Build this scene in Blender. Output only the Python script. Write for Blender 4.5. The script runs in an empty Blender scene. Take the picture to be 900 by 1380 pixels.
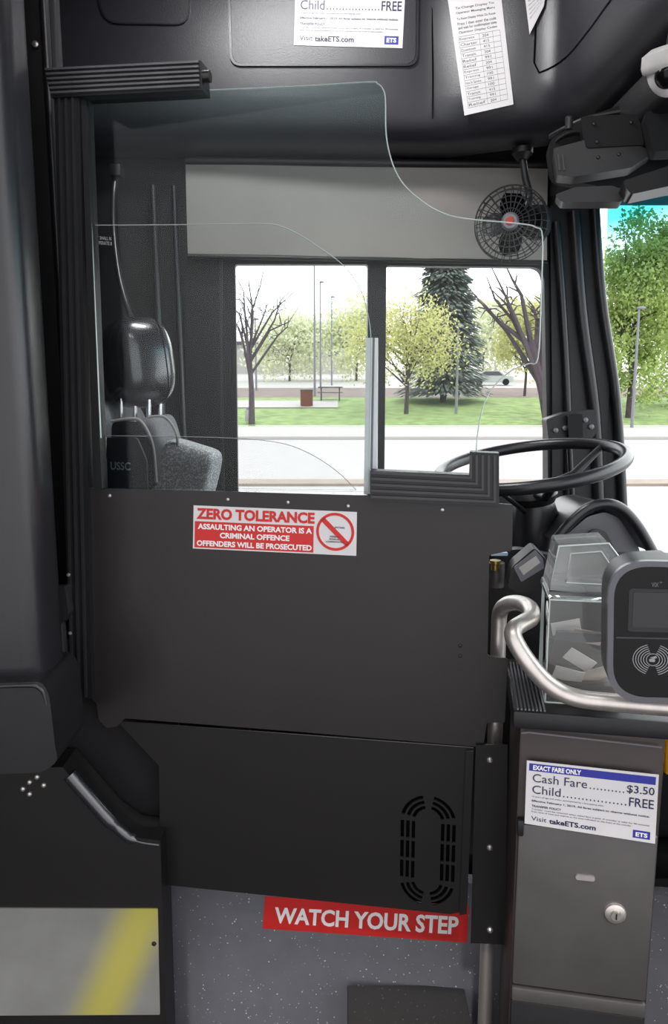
import bpy, bmesh, math, random
from math import sin, cos, pi, radians, atan2, sqrt
from mathutils import Vector, Matrix
from mathutils.geometry import tessellate_polygon
random.seed(7)
F=1000.0; TH=radians(9); CAM=Vector((0,0,1.55))
S=bpy.context.scene
COL=S.collection

# ---------------------------------------------------------------- helpers
def ray(px,py):
    h=(px-450)/F; v=(690-py)/F
    return Vector((h, cos(TH)+v*sin(TH), -sin(TH)+v*cos(TH)))
def W(px,py,y):
    r=ray(px,py); return CAM+r*(y/r.y)
class Plane:
    def __init__(s,y0,yaw=0.0,x0=0.0,tilt=0.0):
        a=radians(yaw); t=radians(tilt)
        s.o=Vector((x0,y0,0)); s.u=Vector((cos(a),sin(a),0))
        n0=Vector((sin(a),-cos(a),0))
        s.v=Vector((0,0,1))*cos(t)+n0*sin(t)
        s.n=s.u.cross(s.v)
    def uv(s,px,py):
        r=ray(px,py); t=(s.o-CAM).dot(s.n)/r.dot(s.n); p=CAM+r*t-s.o
        return (p.dot(s.u),p.dot(s.v))
    def pt(s,u,v,n=0): return s.o+s.u*u+s.v*v+s.n*n
    def P(s,px,py,n=0):
        u,v=s.uv(px,py); return s.pt(u,v,n)
class Quad:
    def __init__(s,pl,tl,tr,br,bl):
        s.pl=pl; s.c=[Vector(pl.uv(*p)) for p in (tl,tr,br,bl)]
    def m(s,a,b):
        tl,tr,br,bl=s.c
        return tuple((tl*(1-a)+tr*a)*(1-b)+(bl*(1-a)+br*a)*b)
def catmull(pts,n=6,closed=False):
    P=[Vector(p) for p in pts]; out=[]; N=len(P)
    rng=range(N) if closed else range(N-1)
    for i in rng:
        if closed: p0,p1,p2,p3=P[i-1],P[i],P[(i+1)%N],P[(i+2)%N]
        else: p0=P[max(i-1,0)];p1=P[i];p2=P[i+1];p3=P[min(i+2,N-1)]
        for k in range(n):
            t=k/n
            out.append(0.5*((2*p1)+(p2-p0)*t+(2*p0-5*p1+4*p2-p3)*t*t+(3*p1-p0-3*p2+p3)*t**3))
    if not closed: out.append(P[-1])
    return out
def fillet(pts,r,seg=5):
    N=len(pts); out=[]
    for i in range(N):
        rr=r[i] if isinstance(r,(list,tuple)) else r
        p=Vector(pts[i][:2]); a=Vector(pts[i-1][:2]); b=Vector(pts[(i+1)%N][:2])
        da=(a-p); db=(b-p); la,lb=da.length,db.length
        if rr<=0 or la<1e-9 or lb<1e-9: out.append(tuple(p)); continue
        q=min(rr,la*.48,lb*.48); s0=p+da/la*q; s1=p+db/lb*q
        for k in range(seg+1):
            t=k/seg
            out.append(tuple(s0*(1-t)**2+p*2*t*(1-t)+s1*t*t))
    return out
def rr(cx,cy,w,h,r,seg=6):
    return fillet([(cx-w/2,cy-h/2),(cx+w/2,cy-h/2),(cx+w/2,cy+h/2),(cx-w/2,cy+h/2)],r,seg)
_tc={}
def text_geo(body,bold):
    k=(body,bold)
    if k in _tc: return _tc[k]
    cu=bpy.data.curves.new('t','FONT'); cu.body=body; cu.size=1; cu.offset=bold; cu.resolution_u=3
    ob=bpy.data.objects.new('t',cu); COL.objects.link(ob)
    dg=bpy.context.evaluated_depsgraph_get(); dg.update()
    me=bpy.data.meshes.new_from_object(ob.evaluated_get(dg))
    vs=[v.co.copy() for v in me.vertices]; fs=[tuple(p.vertices) for p in me.polygons]
    bpy.data.objects.remove(ob); bpy.data.curves.remove(cu); bpy.data.meshes.remove(me)
    _tc[k]=(vs,fs); return vs,fs
class MB:
    def __init__(s): s.v=[]; s.f=[]
    def add(s,vs,fs):
        o=len(s.v); s.v+=[Vector(v) for v in vs]; s.f+=[tuple(i+o for i in f) for f in fs]; return s
    def prism(s,pl,loops,n0,n1):
        if not isinstance(loops[0][0],(tuple,list,Vector)): loops=[loops]
        flat=[p for l in loops for p in l]
        tri=tessellate_polygon([[Vector((p[0],p[1],0)) for p in l] for l in loops])
        N=len(flat)
        vs=[pl.pt(p[0],p[1],n1) for p in flat]+[pl.pt(p[0],p[1],n0) for p in flat]
        fs=[]
        for t in tri:
            a,b,c=[flat[i] for i in t]
            ar=(b[0]-a[0])*(c[1]-a[1])-(b[1]-a[1])*(c[0]-a[0])
            if ar<0: t=(t[0],t[2],t[1])
            fs.append(tuple(t)); fs.append((t[2]+N,t[1]+N,t[0]+N))
        o=0
        for l in loops:
            m=len(l)
            ar=sum(l[i-1][0]*l[i][1]-l[i][0]*l[i-1][1] for i in range(m))
            first=(o==0)
            for i in range(m):
                a=o+i; b=o+(i+1)%m
                if (ar>0)==first: fs.append((b,a,a+N,b+N))
                else: fs.append((a,b,b+N,a+N))
            o+=m
        return s.add(vs,fs)
    def px(s,pl,pts,n0,n1,r=0,holes=()):
        L=[pl.uv(*p) for p in pts]
        if r: L=fillet(L,r)
        loops=[[tuple(q) for q in L]]
        for h in holes: loops.append([pl.uv(*p) for p in h])
        return s.prism(pl,loops,n0,n1)
    def q(s,Q,pts,n0,n1):
        return s.prism(Q.pl,[[Q.m(a,b) for a,b in pts]],n0,n1)
    def qr(s,Q,a0,b0,a1,b1,n0,n1):
        return s.q(Q,[(a0,b0),(a1,b0),(a1,b1),(a0,b1)],n0,n1)
    def text(s,Q,body,a0,b0,a1,b1,n,bold=0.0):
        vs,fs=text_geo(body,bold)
        x0=min(v.x for v in vs);x1=max(v.x for v in vs);y0=min(v.y for v in vs);y1=max(v.y for v in vs)
        out=[]
        for v in vs:
            a=a0+(a1-a0)*(v.x-x0)/(x1-x0); b=b1+(b0-b1)*(v.y-y0)/(y1-y0)
            u,w=Q.m(a,b); out.append(Q.pl.pt(u,w,n))
        return s.add(out,fs)
    def box(s,c,size,bev=0,M=None,seg=2):
        bm=bmesh.new(); bmesh.ops.create_cube(bm,size=1)
        for v in bm.verts: v.co=Vector((v.co.x*size[0],v.co.y*size[1],v.co.z*size[2]))
        if bev: bmesh.ops.bevel(bm,geom=list(bm.edges),offset=bev,segments=seg,affect='EDGES',profile=.5)
        bm.verts.ensure_lookup_table(); M=M or Matrix.Identity(3)
        vs=[M@v.co+Vector(c) for v in bm.verts]; idx={v:i for i,v in enumerate(bm.verts)}
        fs=[tuple(idx[v] for v in f.verts) for f in bm.faces]; bm.free()
        return s.add(vs,fs)
    def pbox(s,pl,u0,u1,v0,v1,n0,n1,bev=0,seg=2):
        M=Matrix((pl.u,pl.n,pl.v)).transposed()
        c=pl.pt((u0+u1)/2,(v0+v1)/2,(n0+n1)/2)
        return s.box(c,(abs(u1-u0),abs(n1-n0),abs(v1-v0)),bev,M,seg)
    def tube(s,pts,r,seg=10,closed=False):
        P=[Vector(p) for p in pts]; N=len(P)
        R=r if isinstance(r,(list,tuple)) else [r]*N
        T=[]
        for i in range(N):
            a=P[i-1] if (i>0 or closed) else P[0]; b=P[(i+1)%N] if (i<N-1 or closed) else P[-1]
            t=b-a; T.append(t.normalized() if t.length>1e-9 else Vector((0,0,1)))
        up=Vector((0,0,1)) if abs(T[0].z)<.9 else Vector((1,0,0))
        nrm=(up-T[0]*up.dot(T[0])).normalized(); vs=[]
        for i in range(N):
            nrm=(nrm-T[i]*nrm.dot(T[i])).normalized(); b=T[i].cross(nrm)
            for k in range(seg):
                a=2*pi*k/seg; vs.append(P[i]+(nrm*cos(a)+b*sin(a))*R[i])
        fs=[]
        for i in range(N if closed else N-1):
            j=(i+1)%N
            for k in range(seg):
                l=(k+1)%seg; fs.append((i*seg+k,i*seg+l,j*seg+l,j*seg+k))
        if not closed:
            fs.append(tuple(reversed(range(seg)))); fs.append(tuple((N-1)*seg+k for k in range(seg)))
        return s.add(vs,fs)
    def lathe(s,prof,o,axis,seg=28):
        o=Vector(o); ax=Vector(axis).normalized()
        up=Vector((0,0,1)) if abs(ax.z)<.9 else Vector((1,0,0))
        e1=(up-ax*up.dot(ax)).normalized(); e2=ax.cross(e1); vs=[]; fs=[]
        for r,h in prof:
            for k in range(seg):
                a=2*pi*k/seg; vs.append(o+ax*h+(e1*cos(a)+e2*sin(a))*max(r,1e-5))
        for i in range(len(prof)-1):
            for k in range(seg):
                l=(k+1)%seg; fs.append((i*seg+k,i*seg+l,(i+1)*seg+l,(i+1)*seg+k))
        fs.append(tuple(reversed(range(seg)))); fs.append(tuple((len(prof)-1)*seg+k for k in range(seg)))
        return s.add(vs,fs)
    def sup(s,c,size,e=.45,M=None,nu=32,nv=18):
        M=M or Matrix.Identity(3); vs=[]; fs=[]
        f=lambda x,p: math.copysign(abs(x)**p,x)
        for j in range(nv+1):
            ph=-pi/2+pi*j/nv
            for i in range(nu):
                th=2*pi*i/nu
                p=Vector((size[0]/2*f(cos(ph),e)*f(cos(th),e),size[1]/2*f(cos(ph),e)*f(sin(th),e),size[2]/2*f(sin(ph),e)))
                vs.append(M@p+Vector(c))
        for j in range(nv):
            for i in range(nu):
                k=(i+1)%nu; fs.append((j*nu+i,j*nu+k,(j+1)*nu+k,(j+1)*nu+i))
        return s.add(vs,fs)
    def obj(s,name,mat,parent=None,label=None,cat=None,kind=None,smooth=38,bevel=0):
        vs=s.v; mn=Vector((min(v.x for v in vs),min(v.y for v in vs),min(v.z for v in vs)))
        mx=Vector((max(v.x for v in vs),max(v.y for v in vs),max(v.z for v in vs)))
        c=(mn+mx)/2
        me=bpy.data.meshes.new(name); me.from_pydata([tuple(v-c) for v in vs],[],s.f)
        me.validate()
        if smooth:
            for p in me.polygons: p.use_smooth=True
            if not bevel:
                try: me.set_sharp_from_angle(angle=radians(smooth))
                except Exception: pass
        me.update(); ob=bpy.data.objects.new(name,me); COL.objects.link(ob)
        me.materials.append(mat)
        if bevel:
            bv=ob.modifiers.new('bevel','BEVEL'); bv.width=bevel; bv.segments=3; bv.limit_method='ANGLE'; bv.angle_limit=radians(28); bv.harden_normals=True
        if parent:
            ob.parent=parent; ob.location=c-WL[parent]
        else: ob.location=c
        WL[ob]=c
        if label: ob['label']=label
        if cat: ob['category']=cat
        if kind: ob['kind']=kind
        return ob
WL={}
def thing(name,label,cat,loc):
    e=bpy.data.objects.new(name,None); e.empty_display_size=.05; COL.objects.link(e)
    e.location=Vector(loc); WL[e]=Vector(loc); e['label']=label; e['category']=cat
    return e

# ---------------------------------------------------------------- materials
def lin(c): return tuple((x/255/12.92 if x/255<=.04045 else ((x/255+.055)/1.055)**2.4) for x in c)
def mat(name,col,rough=.5,metal=0,var=.12,scale=20,bump=0,bscale=300,spec=.5,coat=0,stretch=None,transl=0):
    m=bpy.data.materials.new(name); m.use_nodes=True; nt=m.node_tree; b=nt.nodes['Principled BSDF']
    tc=nt.nodes.new('ShaderNodeTexCoord'); mp=nt.nodes.new('ShaderNodeMapping')
    nt.links.new(tc.outputs['Object'],mp.inputs[0])
    if stretch: mp.inputs['Scale'].default_value=stretch
    n=nt.nodes.new('ShaderNodeTexNoise'); n.inputs['Scale'].default_value=scale; n.inputs['Detail'].default_value=4
    nt.links.new(mp.outputs[0],n.inputs['Vector'])
    r=nt.nodes.new('ShaderNodeValToRGB'); c=lin(col)
    r.color_ramp.elements[0].position=.3; r.color_ramp.elements[1].position=.7
    r.color_ramp.elements[0].color=tuple(x*(1-var) for x in c)+(1,)
    r.color_ramp.elements[1].color=tuple(min(1,x*(1+var)) for x in c)+(1,)
    nt.links.new(n.outputs['Fac'],r.inputs[0]); nt.links.new(r.outputs[0],b.inputs['Base Color'])
    b.inputs['Roughness'].default_value=rough; b.inputs['Metallic'].default_value=metal
    b.inputs['Specular IOR Level'].default_value=spec; b.inputs['Coat Weight'].default_value=coat
    if bump:
        n2=nt.nodes.new('ShaderNodeTexNoise'); n2.inputs['Scale'].default_value=bscale
        nt.links.new(mp.outputs[0],n2.inputs['Vector'])
        bp=nt.nodes.new('ShaderNodeBump'); bp.inputs['Strength'].default_value=bump; bp.inputs['Distance'].default_value=.001
        nt.links.new(n2.outputs['Fac'],bp.inputs['Height']); nt.links.new(bp.outputs[0],b.inputs['Normal'])
    if transl:
        t=nt.nodes.new('ShaderNodeBsdfTranslucent'); nt.links.new(r.outputs[0],t.inputs['Color'])
        mx=nt.nodes.new('ShaderNodeMixShader'); mx.inputs[0].default_value=transl
        nt.links.new(b.outputs[0],mx.inputs[1]); nt.links.new(t.outputs[0],mx.inputs[2])
        nt.links.new(mx.outputs[0],nt.nodes['Material Output'].inputs[0])
    return m
def glassmat(name,tint,refl=1.0,grad=None,glare=0,ior=1.3):
    m=bpy.data.materials.new(name); m.use_nodes=True; nt=m.node_tree; nt.nodes.clear()
    out=nt.nodes.new('ShaderNodeOutputMaterial'); mx=nt.nodes.new('ShaderNodeMixShader')
    tr=nt.nodes.new('ShaderNodeBsdfTransparent'); gl=nt.nodes.new('ShaderNodeBsdfGlossy')
    gl.inputs['Roughness'].default_value=.02; gl.inputs['Color'].default_value=(refl,refl,refl,1)
    fr=nt.nodes.new('ShaderNodeFresnel'); fr.inputs['IOR'].default_value=ior
    tr.inputs['Color'].default_value=tint+(1,)
    if grad:
        tc=nt.nodes.new('ShaderNodeTexCoord'); sp=nt.nodes.new('ShaderNodeSeparateXYZ'); nt.links.new(tc.outputs['Generated'],sp.inputs[0])
        r=nt.nodes.new('ShaderNodeValToRGB')
        r.color_ramp.elements[0].position=grad[0]; r.color_ramp.elements[0].color=tint+(1,)
        r.color_ramp.elements[1].position=grad[1]; r.color_ramp.elements[1].color=grad[2]+(1,)
        nt.links.new(sp.outputs['Z'],r.inputs[0]); nt.links.new(r.outputs[0],tr.inputs['Color'])
    src=tr
    if glare:
        df=nt.nodes.new('ShaderNodeBsdfDiffuse'); df.inputs['Color'].default_value=(.8,.82,.8,1)  # whitish reflections on the acrylic, mixed in as pale diffuse colour
        m2=nt.nodes.new('ShaderNodeMixShader'); m2.inputs[0].default_value=glare
        nt.links.new(tr.outputs[0],m2.inputs[1]); nt.links.new(df.outputs[0],m2.inputs[2]); src=m2
    nt.links.new(fr.outputs[0],mx.inputs[0]); nt.links.new(src.outputs[0],mx.inputs[1]); nt.links.new(gl.outputs[0],mx.inputs[2])
    nt.links.new(mx.outputs[0],out.inputs[0]); return m
M={}
M['door']=mat('door_black',(36,33,34),.40,bump=.15,bscale=500,var=.06,scale=6,spec=.45)
M['door2']=mat('door_lower_black',(28,26,27),.5,bump=.12,bscale=500,var=.06,spec=.35)
M['black']=mat('black_plastic',(27,27,29),.42,var=.1,bump=.1,spec=.45)
M['matte']=mat('matte_black',(22,22,24),.7,var=.1,spec=.25)
M['gloss']=mat('gloss_black',(9,9,11),.22,var=.1,spec=.25)
M['col']=mat('column_plastic',(32,32,36),.30,var=.08,bump=.2,bscale=400,spec=.65)
M['over']=mat('overhead_plastic',(40,40,45),.36,var=.06,bump=.35,bscale=450,scale=4,spec=.6)
M['rib']=mat('anodised_black',(58,58,60),.3,metal=.4,var=.1)
M['ribhi']=mat('anodised_rib_edge',(104,104,106),.3,metal=.5,var=.1)
M['steel']=mat('brushed_steel',(222,215,209),.38,metal=.85,var=.08,scale=60,stretch=(1,1,.1))
M['chrome']=mat('chrome',(225,225,228),.15,metal=1,var=.03)
M['bolt']=mat('bolt_steel',(200,196,190),.35,metal=.8,var=.05)
M['darkbolt']=mat('dark_bolt',(60,58,58),.35,metal=.7,var=.05)
M['white']=mat('white_paper',(216,213,214),.6,var=.03)
M['red']=mat('sign_red',(202,38,36),.5,var=.04)
M['badge']=mat('badge_red',(170,58,52),.5,var=.04)
M['txtw']=mat('white_lettering',(240,236,236),.5,var=.01)
M['txtr']=mat('red_lettering',(202,38,36),.5,var=.01)
M['blue']=mat('sign_blue',(44,50,150),.5,var=.03)
M['navy']=mat('navy_lettering',(32,34,72),.5,var=.01)
M['inkk']=mat('black_ink',(50,48,52),.6,var=.01)
M['blind']=mat('blind_fabric',(142,138,134),.9,var=.05,scale=5,bump=.2,bscale=900)
M['fb']=mat('farebox_grey',(84,81,81),.42,metal=.25,var=.1,scale=12,bump=.15,bscale=500)
M['fbd']=mat('farebox_brown',(58,50,48),.45,metal=.2,var=.08,scale=12)
M['edge']=mat('polished_edge',(205,215,212),.25,var=.02)
M['acr']=mat('acrylic_strip',(240,242,246),.2,var=.03)
M['silver']=mat('silver_plastic',(112,112,117),.35,metal=.4,var=.05)
M['bezel']=mat('bezel_grey',(92,92,97),.3,metal=.4,var=.05)
M['leather']=mat('black_leather',(40,40,44),.26,var=.1,bump=.25,bscale=250,spec=.9,coat=.6)
M['fabric']=mat('grey_fabric',(120,120,124),.8,var=.2,scale=200,bump=.4,bscale=500)
M['screen']=mat('screen_grey',(34,33,35),.3,var=.05)
M['yellow']=mat('yellow_plastic',(235,170,20),.4,var=.05)
M['teal']=mat('pale_blue_print',(176,196,216),.5,var=.02)
M['brass']=mat('brass',(190,160,90),.3,metal=.8,var=.05)
M['slip']=mat('transfer_slip',(196,180,172),.7,var=.2,scale=20)
M['glass']=glassmat('shield_glass',(.97,.985,.98),.45,grad=(.60,.97,(.86,.94,.94)))
M['glassb']=glassmat('shield_glass_inner',(.985,.99,.99),.15)
M['glassc']=glassmat('window_glass',(.97,.98,.98),.3)
M['wind']=glassmat('windshield_glass',(.95,.98,.98),.3,grad=(.70,.95,(.04,.30,.38)))
M['hopper']=glassmat('hopper_acrylic',(.90,.91,.89),.9,glare=.10,ior=1.5)
M['lid']=glassmat('lid_acrylic',(.90,.93,.93),.9,glare=.22,ior=1.5)
def speckmat(name,base,spk,th,scale,rough=.5):
    m=mat(name,base,rough,var=.06); nt=m.node_tree; b=nt.nodes['Principled BSDF']
    tc=nt.nodes.new('ShaderNodeTexCoord'); vo=nt.nodes.new('ShaderNodeTexVoronoi'); vo.inputs['Scale'].default_value=scale
    nt.links.new(tc.outputs['Object'],vo.inputs['Vector'])
    n=nt.nodes.new('ShaderNodeTexNoise'); n.inputs['Scale'].default_value=scale*.6; nt.links.new(tc.outputs['Object'],n.inputs['Vector'])
    mu=nt.nodes.new('ShaderNodeMath'); mu.operation='ADD'; nt.links.new(vo.outputs['Distance'],mu.inputs[0])
    sb=nt.nodes.new('ShaderNodeMath'); sb.operation='MULTIPLY_ADD'; sb.inputs[1].default_value=.8; sb.inputs[2].default_value=-.4
    nt.links.new(n.outputs['Fac'],sb.inputs[0]); nt.links.new(sb.outputs[0],mu.inputs[1])
    lt=nt.nodes.new('ShaderNodeMath'); lt.operation='LESS_THAN'; lt.inputs[1].default_value=th; nt.links.new(mu.outputs[0],lt.inputs[0])
    mi=nt.nodes.new('ShaderNodeMix'); mi.data_type='RGBA'; nt.links.new(lt.outputs[0],mi.inputs[0])
    src=b.inputs['Base Color'].links[0].from_socket; nt.links.new(src,mi.inputs[6]); mi.inputs[7].default_value=lin(spk)+(1,)
    nt.links.new(mi.outputs[2],b.inputs['Base Color']); return m
M['riser']=speckmat('speckled_vinyl',(102,102,109),(198,199,206),.085,120)
M['step']=speckmat('worn_step',(48,47,47),(92,90,88),.10,110,.6)
M['cushion']=speckmat('dotted_fabric',(170,172,176),(240,240,242),.40,260,.9)
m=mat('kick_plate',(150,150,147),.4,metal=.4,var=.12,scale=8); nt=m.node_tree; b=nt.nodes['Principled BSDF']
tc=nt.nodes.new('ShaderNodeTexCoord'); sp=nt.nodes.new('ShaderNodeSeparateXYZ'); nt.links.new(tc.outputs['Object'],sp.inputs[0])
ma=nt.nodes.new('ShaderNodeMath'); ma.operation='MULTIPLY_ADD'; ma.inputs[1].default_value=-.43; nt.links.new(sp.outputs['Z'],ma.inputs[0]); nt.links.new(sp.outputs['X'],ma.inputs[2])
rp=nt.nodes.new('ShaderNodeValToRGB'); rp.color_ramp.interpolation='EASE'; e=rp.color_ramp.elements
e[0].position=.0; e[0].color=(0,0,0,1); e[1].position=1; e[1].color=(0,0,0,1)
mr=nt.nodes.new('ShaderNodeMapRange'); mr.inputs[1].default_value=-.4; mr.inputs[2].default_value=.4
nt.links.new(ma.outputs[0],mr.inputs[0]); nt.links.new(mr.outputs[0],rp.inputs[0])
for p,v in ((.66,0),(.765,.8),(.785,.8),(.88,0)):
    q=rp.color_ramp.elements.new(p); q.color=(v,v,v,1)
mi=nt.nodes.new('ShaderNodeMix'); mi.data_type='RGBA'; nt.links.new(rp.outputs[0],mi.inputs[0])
nt.links.new(b.inputs['Base Color'].links[0].from_socket,mi.inputs[6]); mi.inputs[7].default_value=lin((212,202,84))+(1,)  # soft yellow diagonal band: a reflection painted into the plate colour
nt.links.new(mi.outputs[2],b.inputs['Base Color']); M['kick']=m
# outdoors
M['road']=mat('asphalt',(168,164,164),.9,var=.05,scale=2)
M['tan']=mat('gravel_median',(148,136,126),.95,var=.1,scale=3)
M['walk']=mat('concrete_sidewalk',(172,168,166),.9,var=.03,scale=2)
M['grass']=mat('lawn_grass',(128,150,94),.95,var=.3,scale=1.6)
M['mulch']=mat('mulch',(120,108,103),.95,var=.3,scale=1.5)
M['bark']=mat('bark',(78,68,74),.9,var=.2,scale=4)
M['leaf']=mat('spring_leaves',(208,208,146),.8,var=.3,scale=1.5,transl=.45)
M['leaf2']=mat('green_leaves',(172,190,118),.8,var=.4,scale=1.5,transl=.45)
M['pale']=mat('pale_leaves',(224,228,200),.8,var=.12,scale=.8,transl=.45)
M['needle']=mat('spruce_needles',(118,128,122),.9,var=.3,scale=2,transl=.3)
M['pole']=mat('lamp_grey',(128,130,138),.6,var=.05)
M['build']=mat('pale_building',(172,170,168),.8,var=.05,scale=.2)
M['can']=mat('brown_bin',(112,68,54),.8,var=.1,scale=4)
M['car']=mat('car_silver',(172,180,178),.4,var=.05)
M['wood']=mat('bench_grey',(78,77,82),.8,var=.1)

# ================================================================ STRUCTURE
MB().box((0,.9,-.01),(3.2,3.2,.02)).obj('floor',M['matte'],kind='structure')
MB().box((0,1.0,2.79),(3.4,3.0,.04)).obj('ceiling',M['over'],kind='structure')
MB().box((-1.45,1.3,1.3),(.04,2.4,3.0)).obj('wall_left',M['matte'],kind='structure')
WB=Plane(2.30,3.0)
out=[(-1.45,.0),(.80,.0),(.80,2.78),(-1.45,2.78)]
L=[WB.uv(*p) for p in ((312,352),(738,352),(738,676),(318,676))]
hole=fillet([L[0],L[1],L[2],L[3]],.02)
MB().prism(WB,[out,[tuple(p) for p in hole]],-.05,0).obj('wall_back',M['black'],kind='structure')
wn=MB()
o=[tuple(p) for p in fillet([WB.uv(*p) for p in ((250,345),(738,345),(742,684),(252,684))],.03)]
h1=[tuple(p) for p in fillet([WB.uv(*p) for p in ((317,357),(495,357),(495,668),(321,668))],.008)]
h2=[tuple(p) for p in fillet([WB.uv(*p) for p in ((520,359),(731,361),(737,668),(517,668))],[.008,.04,.008,.008])]
wn.prism(WB,[o,h1,h2],-.02,.012)
win=wn.obj('window_1',M['black'],kind='structure')
g=MB(); g.px(WB,[(312,352),(738,352),(738,676),(318,676)],-.012,-.010)
g.obj('glass_pane',M['glassc'],win)
g=MB(); g.px(WB,[(302,470),(313,470),(313,535),(303,535)],.012,.03,.004); g.obj('latch',M['black'],win)
g=MB(); g.px(WB,[(497,400),(505,400),(504,600),(497,600)],.012,.022,.003); g.obj('sash_handle',M['black'],win)
g=MB(); g.px(WB,[(296,352),(300,352),(303,680),(299,680)],.012,.016); g.obj('gasket_seam',M['col'],win)
RS=Plane(1.50,-6)
MB().box((-.05,1.93,.49),(2.6,.78,.06)).obj('floor_platform',M['matte'],kind='structure')
MB().pbox(RS,-1.1,.9,0,.50,-.03,0).obj('wall_riser',M['riser'],kind='structure')

# overhead header
path=catmull([(-1.5,2.1,0),(-.6,2.1,0),(.1,2.1,0),(.27,2.1,0),(.37,2.06,0),(.45,2.028,0),(.525,1.998,0),(.562,1.95,0),(.578,1.85,0),(.588,1.7,0),(.605,1.4,0),(.62,1.0,0),(.63,.4,0)],5)
prof=[(-.02,2.77),(0,2.6),(0,2.33),(-.002,2.305),(-.008,2.28),(-.019,2.256),(-.035,2.238),(-.056,2.225),(-.08,2.218),(-.11,2.216),(-.16,2.218),(-.165,2.26),(-.165,2.77)]
def pn(i):
    a=path[max(i-1,0)]; bb=path[min(i+1,len(path)-1)]; d=(bb-a).normalized(); return Vector((d.y,-d.x,0))
vs=[];fs=[]
for i,p in enumerate(path):
    n=pn(i)
    for off,z in prof: vs.append(Vector((p.x,p.y,z))+n*off)
K=len(prof)
for i in range(len(path)-1):
    for k in range(K-1): fs.append((i*K+k,(i+1)*K+k,(i+1)*K+k+1,i*K+k+1))
MB().add(vs,fs).obj('trim_1',M['over'],kind='structure',smooth=60)
sm=[]
for i,p in enumerate(path):
    if p.x>.50 and p.y>1.2: sm.append(Vector((p.x,p.y,2.345+.02*len(sm)/10))+pn(i)*.001)
sm=[Vector((sm[0].x-.012,sm[0].y+.004,2.72)),Vector((sm[0].x-.012,sm[0].y+.004,2.37))]+sm
MB().tube(sm,.0022,6).obj('trim_6',M['gloss'],kind='structure')
OV=Plane(2.10,0); OS=Plane(2.10,-21.8,x0=.27)
def accesspanel(pl,pts,r,label):
    t=MB(); L=[pl.uv(*p) for p in pts]; Lf=fillet(L,r); cx=sum(p[0] for p in Lf)/len(Lf); cy=sum(p[1] for p in Lf)/len(Lf)
    inner=[(cx+(p[0]-cx)*.975,cy+(p[1]-cy)*.965) for p in Lf]
    t.prism(pl,[[tuple(p) for p in Lf],inner],-.004,.006)
    e=thing('access_panel',label,'panel',pl.P(*pts[0]))
    t.obj('panel_rim',M['col'],e)
    MB().prism(pl,[[(cx+(p[0]-cx)*.97,cy+(p[1]-cy)*.955) for p in Lf]],-.004,.003).obj('panel_cover',M['over'],e)
    return e
accesspanel(OV,[(306,-60),(565,-60),(563,90),(310,90)],.03,'black textured overhead compartment cover holding a fare notice')
accesspanel(OV,[(115,-80),(258,-80),(256,35),(140,33)],.04,'black rounded overhead compartment cover beside a pillar')
MB().tube([OS.P(582,-20,.001),OV.P(583,100,.002),OV.P(583,160,.002)],.0022,6).obj('trim_2',M['gloss'],kind='structure')
MB().box((.845,1.28,2.15),(.44,2.08,.10),.02,seg=3).obj('trim_5',M['black'],kind='structure')
AP=Plane(2.31,0)
pil=MB()
pil.px(AP,[(741,240),(803,262),(806,300),(818,420),(836,560),(842,760),(736,760),(744,640),(744,520),(742,360)],-.05,0,.01)
pil.obj('trim_3',M['black'],kind='structure')
for a,r,mm in (([(748,300),(757,420),(764,560),(764,690)],.012,'col'),([(772,286),(782,420),(800,560),(806,690)],.018,'col'),([(800,280),(809,400),(829,540),(838,690)],.014,'col')):
    MB().tube(catmull([AP.P(x,y,.01) for x,y in a],6),r,12).obj('trim_4',M[mm],kind='structure')
ws=[(.84,2.34),(.90,2.22),(.96,2.0),(1.0,1.7),(1.02,1.2),(1.02,.6)]
vs=[];fs=[]
for i,(x,y) in enumerate(ws): vs+= [(x,y,1.05),(x-.02,y,2.12)]
for i in range(len(ws)-1): fs.append((2*i,2*i+2,2*i+3,2*i+1))
MB().add(vs,fs).obj('window_2',M['wind'],kind='structure')
MB().box((1.04,1.4,.52),(.04,1.9,1.04),.01).obj('wall_front',M['matte'],kind='structure')
MB().box((1.07,1.4,2.45),(.04,1.9,.66),.01).obj('wall_header',M['matte'],kind='structure')

# ================================================================ LEFT COLUMNS
xr=-.51
MB().box(((xr-1.3)/2,1.31,1.885),(1.3+xr,.12,1.77),.04,seg=5).obj('pillar_cover',M['col'],label='tall black moulded pillar cover with rounded edge beside driver cab',cat='pillar')
t=thing('pillar_trim','narrow black vertical trim strip with screws beside hinge post','pillar',(-.6,1.55,1.0))
MB().box((-.60,1.56,1.9),(.14,.03,1.75),.006).obj('strip',M['black'],t)
MB().tube([(-.548,1.535,1.05),(-.548,1.535,2.75)],.009,10).obj('bead',M['col'],t)
for p in ((48,60),):
    q=W(p[0],p[1],1.54); MB().lathe([(.006,0),(.006,.003),(.003,.005)],q,(0,-1,0),14).obj('screw',M['bolt'],t)
LC=Plane(1.24,0)
a=MB(); a.px(LC,[(-160,918),(40,914),(62,912),(72,930),(80,1000),(84,1018),(64,1034),(-160,1040)],-.13,.02,.03)
cc_=a.obj('corner_cover',M['black'],label='black moulded cover with rounded corner above wheel housing',cat='cover',bevel=.012)
MB().tube(catmull([LC.P(-20,921,.016),LC.P(40,918,.018),LC.P(58,921,.018),LC.P(67,940,.016),LC.P(76,1004,.014)],6),.0045,10).obj('edge_bead',M['col'],cc_)
LB=Plane(1.38,0)
wh=thing('wheelhouse_box','black painted wheel housing box with metal kick plate','box',(-.55,1.4,0))
a=MB(); uR,_=LB.uv(216,1200)
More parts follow.
